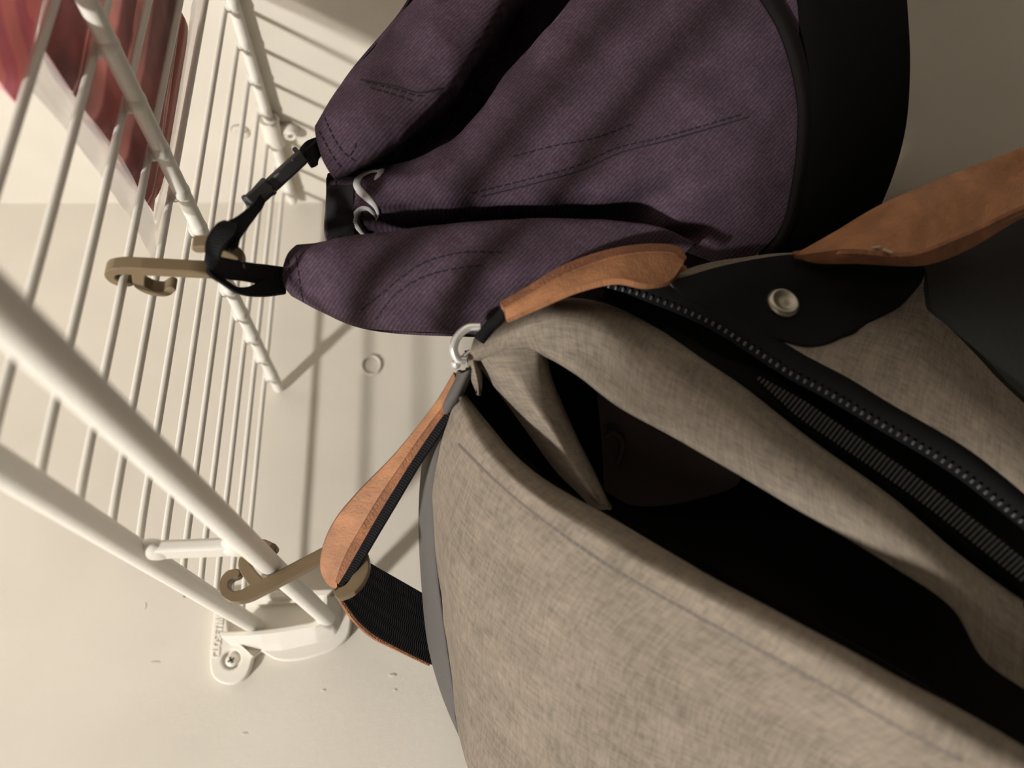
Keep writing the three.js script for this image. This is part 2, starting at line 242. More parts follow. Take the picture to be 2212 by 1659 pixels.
// ---------------------------------------------------------------- wall bracket
const font = await new FontLoader().loadAsync('fonts/droid/droid_sans_bold.typeface.json');
{
  const t = thing('shelf_bracket', 'white plastic end bracket screwed to the left wall holding the front rods', 'bracket', mm(0, 0, 0));
  const q = local(t);
  // outlines drawn on the wall: a = mm towards the back (-z), b = mm up
  const pt = ([z, y]) => new THREE.Vector2(-z / 1000, y / 1000);
  const ext = (outer, depth, x, bevel = 1, holes = []) => {
    const s = new THREE.Shape(new THREE.SplineCurve ? outer.map(pt) : []); for (const h of holes) s.holes.push(h);
    const g = new THREE.ExtrudeGeometry(s, { depth: (depth - 2 * bevel) / 1000, bevelEnabled: true, bevelThickness: bevel / 1000, bevelSize: bevel / 1000, bevelOffset: -bevel / 1000, bevelSegments: 3, curveSegments: 24 });
    g.rotateY(Math.PI / 2);        // shape x -> -z, depth -> +x
    return g.translate(...q(x + bevel, 0, 0).toArray());
  };
  const smooth = (pts, n = 6) => { const c = new THREE.CatmullRomCurve3(pts.map(([a, b]) => new THREE.Vector3(a, b, 0)), false, 'centripetal'); return c.getPoints(pts.length * n).map((v) => [v.x, v.y]); };
  const lower = smooth([[329.5, -8], [334.5, -17], [335.6, -26], [333.6, -40], [329, -52], [324, -57], [318, -58.6], [306, -57.5], [299, -53], [296.5, -46]]);
  const tab = smooth([[306, 20.6], [336, 19.4], [342.5, 16.6], [346, 11], [346.5, 5.5], [344.4, 0.5], [340.5, -2.4], [333, -4.2]]);
  const hole = new THREE.Path().absarc(-0.3335, 0.0078, 0.0052, 0, Math.PI * 2, true);
  const well = new THREE.Path([[304, 14], [303, -20], [303.5, -42], [314, -41.5], [317, -28], [318.5, -8], [318.5, 11]].map(pt));
  const flange = ext([[297, 18], [300, 20.4], ...tab, ...lower, [296.5, -20], [296.5, 0]], 5.5, 0, 1.1, [hole, well]);
  const floorPlate = ext([[300, 18], [300, -46], [320, -46], [321, 14]], 0.8, 0, 0.2);
  const washer = new THREE.CylinderGeometry(0.0053, 0.0053, 0.003, 28).rotateZ(Math.PI / 2).translate(...q(1.5, 7.8, 333.5).toArray());
  // cradle wall around the two rods
  const inner = [[319.5, 11.3], [319.8, 3], [319.4, -14], [317.8, -30], [316, -40], [312, -43.5], [303, -43.2]];
  const topOut = [[322.4, 11.6], [322.9, 2.5], [322.5, -15], [320.9, -31.5], [319, -43.3], [313.6, -47], [303, -46.8]];
  const foot = [[325.5, 9], [328.6, -4], [329.8, -18], [327.6, -34], [324, -48.5], [316, -53.2], [301, -52.6]];
  const row = (l, x) => l.map(([z, y]) => mm(x, y, z));
  const cg = sheet([row(inner, 0.5), row(inner, 8), row(inner, 16.6), row(inner.map(([z, y], i) => [z + (topOut[i][0] - z) * 0.2, y + (topOut[i][1] - y) * 0.2]), 17.2), row(topOut.map(([z, y], i) => [z + (inner[i][0] - z) * 0.2, y + (inner[i][1] - y) * 0.2]), 17.2), row(topOut, 16.5), row(foot, 5.5), row(foot, 4)], 50, 42, { t: 0, lin: true }).geo.translate(-t.position.x, -t.position.y, -t.position.z);
  const cradle = toCreasedNormals(cg.toNonIndexed(), 0.5);
  const back = ext([[296.8, 8], [300, 8], [301.2, -20], [301.6, -46.5], [297.6, -48.5]], 11, 0, 0.8);
  const rib = ext([[331, -2.2], [332.8, -5], [321, 7.5], [319.5, 10]], 9.5, 0, 0.8);
  part('body', merge([flange, floorPlate, washer, cradle, back, rib]), M.plastic, t);
  const g = new TextGeometry('CLOSETMAID', { font, size: 0.0032, depth: 0.0006, curveSegments: 4, bevelEnabled: true, bevelThickness: 0.0002, bevelSize: 0.00012, bevelSegments: 1 });
  g.computeBoundingBox(); const wd = g.boundingBox.max.x; g.scale(0.0305 / wd, 1.25, 1);
  g.rotateY(Math.PI / 2).translate(...q(5.3, 14.6, 332.3).toArray());
  part('lettering', g, M.plastic, t, { label: 'raised lettering CLOSETMAID' });
  // phillips screw
  const head = new THREE.LatheGeometry([[0, 0.0016], [0.0018, 0.00155], [0.0031, 0.0009], [0.0036, 0], [0.0036, -0.001], [0, -0.001]].map(([a, b]) => new THREE.Vector2(a, b)), 28).rotateZ(-Math.PI / 2).translate(...q(4.2, 7.8, 333.7).toArray());
  const s = part('screw', head, M.screw, t);
  const slot = (a) => new THREE.BoxGeometry(0.0009, 0.0038, 0.001).rotateX(a).translate(...q(5.75, 7.8, 333.7).toArray());
  part('cross_slot', merge([slot(0.5), slot(0.5 + Math.PI / 2)]), mat({ color: rgb(0.1, 0.09, 0.08), roughness: 0.7 }), s);
}
{ // back wall clip
  const t = thing('wall_clip', 'small white plastic clip screwed to the back wall around the rear rod', 'clip', mm(0, 0, 0));
  const q = local(t);
  const sleeve = cyl(q(68, -4.9, 6.4), q(90, -4.9, 6.4), 0.0062, 28), lip = new THREE.TorusGeometry(0.0058, 0.0012, 10, 28).rotateY(Math.PI / 2).translate(...q(90, -4.9, 6.4).toArray());
  const arm = new RoundedBoxGeometry(0.0085, 0.013, 0.005, 3, 0.0018).translate(...q(77, -11.5, 2.4).toArray());
  const boss = new THREE.LatheGeometry([[0, 0.006], [0.0026, 0.006], [0.0034, 0.0075], [0.0046, 0.007], [0.0052, 0.003], [0.0058, 0], [0, 0]].map(([a, b]) => new THREE.Vector2(a, b)), 28).rotateX(Math.PI / 2).translate(...q(77, -16, 0).toArray());
  part('clip_body', merge([sleeve, lip, arm, boss]), M.plastic, t);
  const s = part('screw', new THREE.LatheGeometry([[0, 0.0012], [0.0024, 0.0006], [0.0026, 0], [0.0026, -0.002], [0, -0.002]].map(([a, b]) => new THREE.Vector2(a, b)), 20).rotateX(Math.PI / 2).translate(...q(77, -16, 6.6).toArray()), M.screw, t);
  const slot = (a) => new THREE.BoxGeometry(0.0008, 0.0034, 0.0008).rotateZ(a).translate(...q(77, -16, 7.5).toArray());
  part('cross_slot', merge([slot(0.7), slot(0.7 + Math.PI / 2)]), mat({ color: rgb(0.12, 0.11, 0.1) }), s);
}
{ // old anchor above the rod, and a filled hole on the left wall
  const t = thing('wall_anchor', 'small painted-over wall anchor on the back wall just above the rear rod', 'anchor', mm(75, 15, 0));
  part('anchor_head', new THREE.LatheGeometry([[0, 0.0012], [0.004, 0.0014], [0.0056, 0.001], [0.0064, 0], [0, 0]].map(([a, b]) => new THREE.Vector2(a, b)), 26).rotateX(Math.PI / 2).translate(-0.0015, 0.003, 0), M.wall, t);
  const slot = (a) => new THREE.BoxGeometry(0.0006, 0.0044, 0.0006).rotateZ(a).translate(0, -0.0005, 0.0012);
  part('cross_slot', merge([slot(0.7), slot(0.7 + Math.PI / 2)]), mat({ color: rgb(0.2, 0.18, 0.15) }), t);
  const d = thing('filled_hole', 'round dab of filler painted over on the left wall under the shelf', 'filler', mm(0, -66, 143.7));
  const r = rng(5), pts = []; for (let i = 0; i < 40; i++) { const a = i / 40 * Math.PI * 2; pts.push(new THREE.Vector3(0.0006 + 0.0003 * r(), Math.cos(a) * 0.0062, Math.sin(a) * 0.0062 * 1.15)); }
  part('dab', merge([tube(pts, 0.0009, 90, 8, true), ball(new THREE.Vector3(0, 0, 0), 0.0007, 0.006, 0.0068, 24)]), M.wall, d);
}

{ // chips, drips and a nail head in the paint of the left wall
  const wl = scene.getObjectByName('wall_left'), chip = (y, z, a, b, h) => ball(mm(0, y, z), h / 1000, a / 1000, b / 1000, 12);
  part('paint_chip', merge([chip(-83, 346, 2.4, 1.1, 0.5), chip(-84.5, 354, 1.2, 0.8, 0.35), chip(-44, 352, 1.5, 0.8, 0.3)]), M.wall, wl);
  part('paint_chip', merge([chip(52, 332, 3.2, 0.7, 0.35), chip(62, 300, 0.8, 2.2, 0.3), chip(-2, 372, 2, 0.8, 0.3)]), M.wall, wl);
  part('nail_head', chip(40.5, 296, 0.8, 0.7, 0.5), M.dullMetal, wl);
}

// ---------------------------------------------------------------- hooks
function stroke(path, hw, n = 90) {
  const c = new THREE.CatmullRomCurve3(path.map(([a, b]) => new THREE.Vector3(a, b, 0)), false, 'centripetal'), L = [], R = [];
  for (let i = 0; i <= n; i++) { const u = i / n, p = c.getPointAt(u), t = c.getTangentAt(u), w = typeof hw === 'function' ? hw(u) : hw; L.push([p.x - t.y * w, p.y + t.x * w]); R.push([p.x + t.y * w, p.y - t.x * w]); }
  const cap = (u, s) => { const p = c.getPointAt(u), t = c.getTangentAt(u), w = typeof hw === 'function' ? hw(u) : hw, o = []; for (let k = 1; k < 8; k++) { const a = k / 8 * Math.PI; o.push([p.x + s * (-t.y * Math.cos(a) * w + s * t.x * Math.sin(a) * w * s), p.y + s * (t.x * Math.cos(a) * w + s * t.y * Math.sin(a) * w * s)]); } return o; };
  const e = (u, s) => { const p = c.getPointAt(u), t = c.getTangentAt(u), w = typeof hw === 'function' ? hw(u) : hw, o = []; for (let k = 1; k < 8; k++) { const a = Math.PI / 2 - k / 8 * Math.PI, cx = Math.cos(a), sx = Math.sin(a); o.push([p.x + s * (t.x * cx * w) - s * t.y * sx * w, p.y + s * (t.y * cx * w) + s * t.x * sx * w]); } return o; };
  return [...L, ...e(1, 1), ...R.reverse(), ...e(0, -1)];
}
function hookGeometry() {        // drawn upright, mm: a = towards the load side, b = up, origin in the small curl
  const main = stroke([[-1.6, -1.6], [-2.2, 1.0], [0, 3.9], [3.4, 4.5], [6.7, 2.6], [8.2, -1.6], [8.4, -8], [8.3, -20], [8.2, -32], [8.3, -40], [9.7, -45.6], [14, -48.8], [20.3, -47.8], [24.8, -43.2], [26.5, -38.5], [26.2, -35]], (u) => u > 0.9 ? 2.75 - (u - 0.9) * 5 : u < 0.1 ? 1.9 : u < 0.24 ? 1.9 + (u - 0.1) * 6.07 : 2.75, 160);
  const ear = stroke([[8.3, -8.4], [2.6, -6.6], [-3.4, -5.9], [-7.6, -9.4], [-8.2, -14.6], [-4.4, -18.4]], (u) => 2.75 - 0.9 * u);
  const ex = (o) => { const s = new THREE.Shape(o.map(([a, b]) => new THREE.Vector2(a / 1000, b / 1000))); return new THREE.ExtrudeGeometry(s, { depth: 0.0046, bevelEnabled: true, bevelThickness: 0.0007, bevelSize: 0.0007, bevelOffset: -0.0007, bevelSegments: 3 }).translate(0, 0, -0.0023); };
  return merge([toCreasedNormals(merge([ex(main)]), 0.7), toCreasedNormals(merge([ex(ear)]), 0.7)]);
}
const hook = thing('storage_hook', 'tan plastic S-hook on the lower front rod carrying the backpack loop', 'hook', mm(150, -30.6, 319.9), 'tan plastic hooks on the wire shelf');
part('hook_body', hookGeometry(), M.hook, hook);
hook.rotation.set(0, -Math.PI / 2, 0, 'YXZ');      // load side (a) towards +z
hook.rotateZ(-26.5 * Math.PI / 180);
const hook2 = hook.clone(); hook2.name = numbered('storage_hook'); scene.add(hook2);
hook2.userData = { ...hook.userData, label: 'tan plastic S-hook over a deck wire carrying the purple cap by its strap' };
hook2.position.copy(mm(224.9, -0.1, 222)); hook2.rotation.set(0, 0, 0); hook2.rotateZ(-6 * Math.PI / 180); hook2.scale.setScalar(0.87);

// ---------------------------------------------------------------- cap
const cap = thing('cap', 'faded purple twill cap with black bill and a stitched wave emblem', 'cap', null);
{
  const wr = (s, a) => (u, v, p) => a * (fbm(p.x * 45 + 50, p.y * 45 + p.z * 30 + 50, 999, s) - 0.5);
  const UL = sheet([
    [[740, 398, 322], [800, 395, 345], [900, 382, 372], [990, 335, 385], [1110, 200, 390], [1250, 30, 392], [1290, -40, 392]],
    [[732, 391, 312], [792, 362, 332], [885, 315, 352], [975, 250, 362], [1070, 125, 368], [1165, 0, 371], [1200, -50, 372]],
    [[722, 384, 300], [780, 352, 300], [850, 302, 301], [925, 240, 302], [1000, 140, 304], [1075, 20, 308], [1120, -60, 310]],
    [[700, 350, 298], [760, 310, 296], [830, 255, 296], [905, 180, 298], [960, 90, 302], [1010, 0, 306], [1040, -60, 308]],
    [[685, 305, 300], [740, 265, 298], [800, 205, 299], [860, 130, 303], [915, 50, 308], [950, -20, 312], [970, -60, 314]],
    [[680, 275, 304], [712, 225, 306], [755, 170, 308], [805, 110, 312], [860, 45, 317], [905, -10, 322], [940, -60, 325]],
    [[683, 272, 312], [712, 221, 318], [755, 165, 322], [805, 105, 326], [860, 38, 330], [905, -16, 335], [935, -66, 338]],
  ], 70, 60, { t: 1.2, hang: true, noise: wr(3, 3) });
  const CP = sheet([
    [[708, 372, 314], [785, 360, 316], [890, 342, 315], [970, 306, 314], [1028, 250, 314], [1118, 128, 314], [1225, 10, 314], [1290, -70, 314]],
    [[706, 384, 311], [790, 370, 311], [900, 352, 309], [985, 306, 308], [1110, 170, 308], [1250, 20, 308], [1330, -66, 308]],
    [[705, 400, 309], [800, 385, 306], [920, 375, 302], [1050, 320, 300], [1200, 180, 299], [1350, 40, 300], [1450, -60, 303]],
    [[703, 430, 309], [800, 425, 306], [950, 415, 302], [1150, 370, 299], [1350, 260, 297], [1520, 120, 297], [1640, -10, 300], [1690, -60, 302]],
    [[703, 465, 310], [830, 447, 308], [1000, 441, 306], [1200, 430, 301], [1350, 410, 298], [1500, 350, 297], [1640, 270, 298], [1722, 230, 302]],
    [[705, 500, 318], [830, 482, 338], [1000, 474, 344], [1200, 466, 340], [1340, 458, 322], [1440, 480, 304], [1560, 470, 300], [1700, 468, 304]],
    [[710, 530, 330], [830, 515, 365], [1000, 505, 372], [1200, 495, 365], [1350, 505, 340], [1480, 545, 310], [1550, 572, 307], [1590, 598, 310]],
  ], 110, 90, { t: 1.2, hang: true, noise: wr(13, 3.2) });
  const LL = sheet([
    [[644, 530, 301], [702, 523, 298], [802, 509, 296], [902, 493, 295], [1002, 483, 295], [1152, 474, 295], [1302, 479, 296], [1431, 495, 298], [1500, 528, 299]],
    [[640, 527, 298], [700, 520, 294], [800, 506, 292], [900, 490, 291], [1000, 480, 291], [1150, 471, 291], [1300, 476, 292], [1430, 492, 294], [1500, 525, 297]],
    [[622, 545, 296], [700, 545, 288], [850, 530, 285], [1000, 525, 284], [1200, 520, 285], [1350, 530, 291], [1470, 560, 300]],
    [[612, 580, 297], [700, 590, 288], [850, 590, 283], [1000, 590, 281], [1200, 585, 283], [1350, 590, 296], [1450, 605, 308]],
    [[615, 612, 299], [700, 640, 291], [850, 650, 287], [1000, 655, 288], [1200, 648, 297], [1350, 645, 307], [1430, 640, 314]],
    [[630, 636, 304], [700, 672, 300], [770, 698, 298], [850, 708, 297], [1000, 718, 300], [1150, 715, 308], [1350, 690, 322]],
    [[640, 636, 312], [700, 674, 312], [770, 701, 314], [850, 712, 315], [1000, 722, 318], [1150, 718, 323], [1350, 695, 334]],
  ], 90, 64, { t: 1.2, hang: true, noise: wr(23, 3) });
  const BK = sheet([
    [[690, 272, 313], [755, 165, 323], [860, 38, 331], [935, -66, 339], [1100, -150, 345], [1300, -160, 340]],
    [[722, 340, 350], [850, 250, 385], [1050, 120, 400], [1300, 0, 400], [1600, -60, 330]],
    [[722, 450, 355], [900, 420, 395], [1150, 380, 405], [1400, 320, 390], [1690, 230, 320]],
    [[700, 560, 345], [850, 560, 380], [1100, 560, 390], [1350, 550, 370], [1600, 520, 325]],
    [[640, 636, 313], [770, 701, 315], [1000, 722, 317], [1200, 720, 322], [1400, 700, 330]],
  ], 40, 30, { t: 1.2 });
  const BL = sheet([
    [[1684, -70, 306], [1706, 120, 306], [1714, 240, 306], [1706, 380, 307], [1682, 490, 309], [1640, 558, 312], [1604, 602, 314]],
    [[1730, -70, 301], [1752, 130, 299], [1757, 250, 299], [1745, 390, 301], [1705, 515, 307], [1660, 580, 312], [1622, 618, 315]],
    [[1830, -70, 302], [1845, 150, 300], [1845, 290, 300], [1815, 430, 303], [1765, 540, 309], [1695, 618, 316]],
    [[1955, -70, 308], [1966, 150, 306], [1952, 300, 306], [1905, 440, 310], [1840, 555, 316], [1765, 620, 322]],
  ], 60, 30, { t: 4 });
  const main = part('crown_panel', CP.geo, M.purple, cap, { label: 'middle panel with the emblem' });
  part('crown_panel', UL.geo, M.purple, cap); part('crown_panel', LL.geo, M.purple, cap); part('crown_back', BK.geo, M.purple, cap);
  part('bill', BL.geo, M.billBlack, cap, { label: 'black bill' });
  const hem = sheet([[[1600, -70, 299], [1645, 0, 298], [1680, 60, 297.5], [1708, 140, 297.5], [1724, 233, 298], [1722, 314, 299], [1712, 396, 300], [1688, 490, 303], [1640, 560, 306], [1600, 600, 308]], [[1620, -70, 298], [1664, 0, 297], [1697, 60, 296.5], [1723, 140, 296.5], [1738, 236, 297], [1735, 317, 298], [1724, 398, 299], [1698, 495, 302], [1648, 570, 306], [1606, 606, 308]], [[1645, -70, 300], [1690, 0, 299], [1720, 60, 299], [1744, 140, 299], [1756, 240, 299.5], [1752, 320, 300.5], [1738, 400, 301.5], [1709, 500, 304], [1656, 580, 308], [1612, 612, 310]]], 80, 8, { t: 1.5 });
  part('sweat_hem', hem.geo, M.lining, cap);
  part('opening_hem', sheet([384, 410, 435, 460, 485, 508].map((y) => [706, 718, 735, 752, 764].map((x) => CP.on(x, y, 0.5)?.p ?? at(x, y, 310))), 20, 24, { t: 0.8 }).geo, mat({ color: rgb(0.014, 0.011, 0.012), roughness: 1, bumpMap: M.purple.bumpMap, bumpScale: 0.0001 }), cap, { label: 'near-black hem along the back opening' });
  part('stitching', stitches([
    [UL, [[690, 285], [712, 325], [735, 360], [752, 372]]], [UL, [[702, 256], [722, 300], [748, 335], [776, 352]]], [UL, [[756, 335], [770, 312], [770, 292]]],
    [UL, [[790, 178], [850, 192], [905, 208], [930, 205]]], [UL, [[800, 190], [850, 205], [900, 222]]],
    [LL, [[639, 552], [644, 580], [650, 622], [656, 655]]], [LL, [[622, 560], [626, 590], [632, 625]]],
    [LL, [[780, 670], [830, 630], [861, 604], [915, 568], [1000, 546], [1100, 545]]], [LL, [[812, 690], [850, 640], [900, 605], [960, 585], [1060, 570]]],
    [CP, [[1020, 417], [1146, 386], [1247, 358], [1329, 321], [1430, 297], [1614, 244]]], [CP, [[1109, 338], [1190, 317], [1288, 297], [1380, 262]]],
    [CP, [[722, 375], [730, 420], [735, 470], [738, 505]]],
  ]), M.seam, cap, { kind: 'stuff' });
  part('seam', merge([groove(UL, [[778, 172], [850, 186], [905, 200], [960, 190]], 0.5, -0.2), groove(CP, [[1040, 425], [1160, 395], [1260, 366], [1340, 330], [1440, 304], [1620, 252]], 0.4, -0.2)]), M.seam, cap);
  // satin-stitched wave emblem
  const S = (pts) => pts.map(([x, y]) => [600 + x / 3.687, 150 + y / 3.687]);
  const emblem = (pts, w) => {
    const h = trace(CP, S(pts), 0.25), pos = [], nor = [], uv = [], idx = [], K = 8, r = rng(77);
    h.forEach((q, i) => {
      const a = h[Math.max(0, i - 3)].p, b = h[Math.min(h.length - 1, i + 3)].p, t = b.clone().sub(a).normalize(), sd = new THREE.Vector3().crossVectors(q.n, t).normalize(), u = i / (h.length - 1), ww = w(u) * (0.94 + 0.14 * r()), hh = 0.55 * Math.min(1, ww) * (0.8 + 0.4 * (i % 2));
      for (let k = 0; k <= K; k++) { const g = Math.PI * k / K, p = q.p.clone().addScaledVector(sd, Math.cos(g) * ww / 1000).addScaledVector(q.n, (Math.sin(g) * hh + 0.15) / 1000), n = sd.clone().multiplyScalar(Math.cos(g)).addScaledVector(q.n, Math.sin(g) * 1.4).normalize(); pos.push(p.x, p.y, p.z); nor.push(n.x, n.y, n.z); uv.push(u, k / K); }
      if (i) for (let k = 0; k < K; k++) { const c = i * (K + 1) + k, d = c - K - 1; idx.push(d, d + 1, c, c, d + 1, c + 1); }
    });
    const g = new THREE.BufferGeometry(); g.setAttribute('position', new THREE.Float32BufferAttribute(pos, 3)); g.setAttribute('normal', new THREE.Float32BufferAttribute(nor, 3)); g.setAttribute('uv', new THREE.Float32BufferAttribute(uv, 2)); g.setIndex(idx); return g;
  };
  const bell = (a, m, b) => (u) => a + (b - a) * u + (m - (a + b) / 2) * Math.sin(Math.PI * u) ** 0.8;
  part('emblem', merge([
    emblem([[835, 800], [800, 812], [755, 815], [700, 832], [648, 868], [630, 912], [650, 958], [700, 1012], [750, 1060], [785, 1102], [800, 1150], [795, 1175], [782, 1200]], bell(0.8, 1.65, 0.25)),
    emblem([[830, 800], [815, 830], [795, 855], [770, 884]], bell(1.1, 1.2, 0.2)),
    emblem([[790, 1190], [762, 1145], [720, 1108], [672, 1106], [630, 1140], [620, 1185], [632, 1235], [672, 1290], [720, 1330], [760, 1345]], bell(0.3, 1.6, 1.0)),
  ]), M.thread, cap, { label: 'white satin-stitched wave emblem' });
  // adjuster strap
  part('strap', merge([
    sheet([[[446, 546, 255], [460, 554, 255], [470, 557, 256], [508, 565, 267], [543, 571, 279], [580, 575, 291], [622, 580, 303]], [[441, 560, 256], [448, 574, 256], [458, 584, 258], [489, 602, 268], [530, 607, 280], [570, 614, 292], [618, 622, 303]]], 60, 8, { t: 1.3 }).geo,
    sheet([[[452, 574, 259], [470, 592, 262], [490, 605, 267], [518, 622, 275], [545, 621, 283], [575, 602, 292], [620, 596, 304]], [[452, 586, 257], [464, 600, 260], [482, 612, 265], [512, 631, 273], [532, 638, 281], [575, 639, 292], [618, 634, 304]]], 60, 8, { t: 1.3 }).geo,
    sheet([[[440, 566, 257], [442, 548, 255], [443, 529, 255], [448, 511, 255], [458, 494, 256], [470, 481, 259], [484, 475, 262]], [[472, 562, 254], [474, 548, 252], [480, 532, 251], [492, 520, 252], [504, 508, 254], [510, 496, 257], [514, 482, 262]]], 40, 8, { t: 1.3 }).geo,
    sheet([[[472, 534, 253], [462, 510, 255], [470, 486, 259], [490, 478, 263], [512, 468, 267], [534, 453, 273], [548, 440, 278], [572, 402, 287]], [[496, 534, 254], [511, 531, 257], [517, 514, 260], [526, 500, 264], [540, 480, 269], [553, 464, 275], [565, 448, 280], [583, 414, 289]]], 60, 8, { t: 1.4 }).geo,
    sheet([[[655, 328, 299], [668, 318, 300], [682, 308, 303], [692, 300, 308]], [[672, 358, 299], [684, 350, 299], [692, 338, 303], [700, 330, 309]]], 20, 8, { t: 2.2 }).geo,
    sheet([[[644, 334, 297], [650, 318, 301], [664, 304, 305], [684, 296, 310]], [[654, 340, 296], [660, 326, 300], [672, 316, 304], [688, 308, 309]]], 20, 6, { t: 1.4 }).geo,
  ]), M.web, cap, { label: 'black webbing adjuster strap' });
  // side-release buckle and its tension lock
  const bar = (a, b, w, th, r) => { const A = at(...a), B = at(...b), d = B.clone().sub(A), L = d.length(), x = d.clone().normalize(), n = LENS.clone().sub(A.clone().lerp(B, 0.5)).normalize(), z = n.addScaledVector(x, -n.dot(x)).normalize(), y = new THREE.Vector3().crossVectors(z, x), g = new RoundedBoxGeometry(L, w / 1000, th / 1000, 3, r / 1000); g.applyMatrix4(new THREE.Matrix4().makeBasis(x, y, z)); const c = A.lerp(B, 0.5); return g.translate(c.x, c.y, c.z); };
  const buckle = part('buckle', merge([bar([581, 406, 290], [653, 340, 296], 5.6, 5.2, 1.2), bar([573, 394, 293], [645, 328, 299], 1.6, 6.4, 0.7), bar([568, 392, 291], [590, 415, 290], 2.6, 6, 1), bar([640, 326, 298], [656, 345, 296], 2.2, 6, 0.9)]), M.blackPlastic, cap);
  part('prong', merge([bar([590, 386, 289], [622, 356, 292], 1.4, 2, 0.6), bar([628, 350, 292], [644, 335, 295], 1.2, 2, 0.5)]), mat({ color: rgb(0.2, 0.19, 0.18), roughness: 0.35 }), buckle);
  part('tension_lock', merge([bar([537, 442, 282], [580, 404, 288], 6.6, 4.6, 1.2), bar([534, 428, 287], [562, 396, 291], 1.8, 5.5, 0.8), bar([530, 430, 286], [546, 454, 282], 2.2, 5, 0.9)]), M.blackPlastic, cap);
}

// ---------------------------------------------------------------- backpack
const bagBend = (x, d) => { const k = Math.min(1, Math.max(0, (292 - d) / 34)); return d + Math.max(0, x - 1150) * 0.04 * k * k * (3 - 2 * k); };
bend = bagBend;
const bag = thing('backpack', 'grey heathered backpack with tan leather straps hanging open from the front hook', 'backpack', null);
{
  const wr = (s, a, f = 30) => (u, v, p) => a * (fbm(p.x * f + 50, p.y * f + p.z * f * 0.7 + 50, 999, s) - 0.5);
  const FP = sheet([
    [[1010, 850, 300], [1060, 912, 294], [1160, 1015, 276], [1340, 1128, 252], [1510, 1228, 230], [1710, 1334, 206], [1910, 1445, 186], [2220, 1620, 164], [2400, 1730, 156]],
    [[1000, 852, 289], [1052, 924, 278], [1152, 1030, 258], [1333, 1142, 235], [1502, 1242, 213], [1702, 1348, 191], [1902, 1458, 173], [2214, 1633, 152], [2400, 1742, 145]],
    [[985, 866, 287], [1030, 945, 273], [1128, 1048, 253], [1315, 1172, 230], [1500, 1276, 208], [1700, 1384, 187], [1900, 1492, 169], [2170, 1640, 152], [2400, 1765, 142]],
    [[966, 888, 290], [1000, 960, 280], [1100, 1062, 258], [1300, 1205, 232], [1500, 1320, 210], [1700, 1430, 190], [1900, 1540, 172], [2100, 1645, 157], [2400, 1800, 142]],
    [[946, 1000, 304], [1000, 1120, 284], [1200, 1300, 246], [1500, 1480, 215], [1800, 1640, 188], [2212, 1850, 165]],
    [[939, 1130, 318], [990, 1300, 294], [1150, 1480, 262], [1400, 1650, 236], [1700, 1800, 214], [2100, 1980, 196]],
    [[955, 1330, 330], [1000, 1480, 306], [1120, 1640, 280], [1350, 1850, 260], [1600, 2000, 246], [1900, 2150, 236]],
    [[985, 1530, 338], [1012, 1660, 316], [1080, 1800, 300], [1200, 2000, 288], [1350, 2150, 282], [1500, 2300, 276]],
  ], 120, 110, { t: 1.6, noise: wr(31, 5) });
  part('front_panel', FP.geo, M.heather, bag);
  part('stitching', stitches([[FP, [[990, 960], [1100, 1066], [1300, 1212], [1500, 1328], [1700, 1437], [1900, 1548], [2085, 1648]]]], { len: 2.2, gap: 0.3, r: 1.5, lift: -1.22 }), mat({ color: rgb(0.115, 0.1, 0.09), roughness: 0.95 }), bag, { kind: 'stuff' });
  // strip between the open pocket and the zip
  const TS = sheet([
    [[1030, 722, 292], [1085, 690, 290], [1180, 648, 287], [1285, 655, 286], [1410, 708, 283], [1563, 800, 275], [1762, 950, 258], [1940, 1072, 243], [2080, 1186, 232], [2222, 1284, 222]],
    [[1024, 732, 288], [1085, 698, 283], [1180, 657, 278], [1282, 664, 275], [1400, 724, 269], [1555, 815, 257], [1752, 965, 241], [1930, 1090, 225], [2072, 1206, 213], [2212, 1306, 203]],
    [[1020, 745, 285], [1085, 722, 277], [1180, 692, 268], [1290, 708, 263], [1400, 776, 256], [1558, 872, 243], [1750, 1000, 227], [1940, 1128, 210], [2080, 1240, 199], [2212, 1345, 189]],
    [[1016, 760, 284], [1070, 748, 279], [1160, 740, 274], [1280, 770, 266], [1400, 855, 254], [1540, 925, 240], [1730, 1035, 224], [1930, 1160, 207], [2212, 1385, 184]],
    [[1014, 776, 286], [1060, 768, 283], [1150, 762, 280], [1235, 802, 271], [1335, 876, 259], [1500, 962, 244], [1700, 1076, 228], [1900, 1192, 211], [2060, 1308, 200], [2130, 1418, 195], [2212, 1480, 188]],
    [[1014, 786, 300], [1060, 776, 300], [1152, 770, 298], [1240, 806, 290], [1340, 876, 278], [1505, 960, 262], [1705, 1072, 246], [1905, 1186, 230], [2068, 1300, 218], [2140, 1408, 212], [2222, 1465, 205]],
  ], 120, 60, { t: 1.4, noise: wr(41, 4) });
  part('top_panel', TS.geo, M.heather, bag);
  // fold that drops into the pocket
  const FD = sheet([
    [[1014, 764, 292], [1044, 806, 296], [1090, 868, 298], [1142, 940, 297], [1200, 1018, 294], [1262, 1080, 290], [1274, 1098, 312]],
    [[1028, 760, 287], [1064, 806, 286], [1112, 868, 284], [1168, 942, 280], [1222, 1018, 270], [1275, 1082, 262], [1286, 1100, 296]],
    [[1096, 755, 280], [1115, 800, 278], [1150, 868, 275], [1200, 943, 271], [1246, 1016, 262], [1290, 1082, 255], [1300, 1102, 290]],
    [[1162, 752, 279], [1166, 800, 280], [1192, 868, 280], [1232, 943, 277], [1272, 1018, 269], [1304, 1080, 263], [1314, 1100, 298]],
    [[1180, 752, 290], [1190, 800, 298], [1216, 872, 302], [1250, 950, 302], [1286, 1022, 300], [1312, 1078, 298], [1320, 1098, 320]],
  ], 60, 40, { t: 1.4, noise: wr(43, 2) });
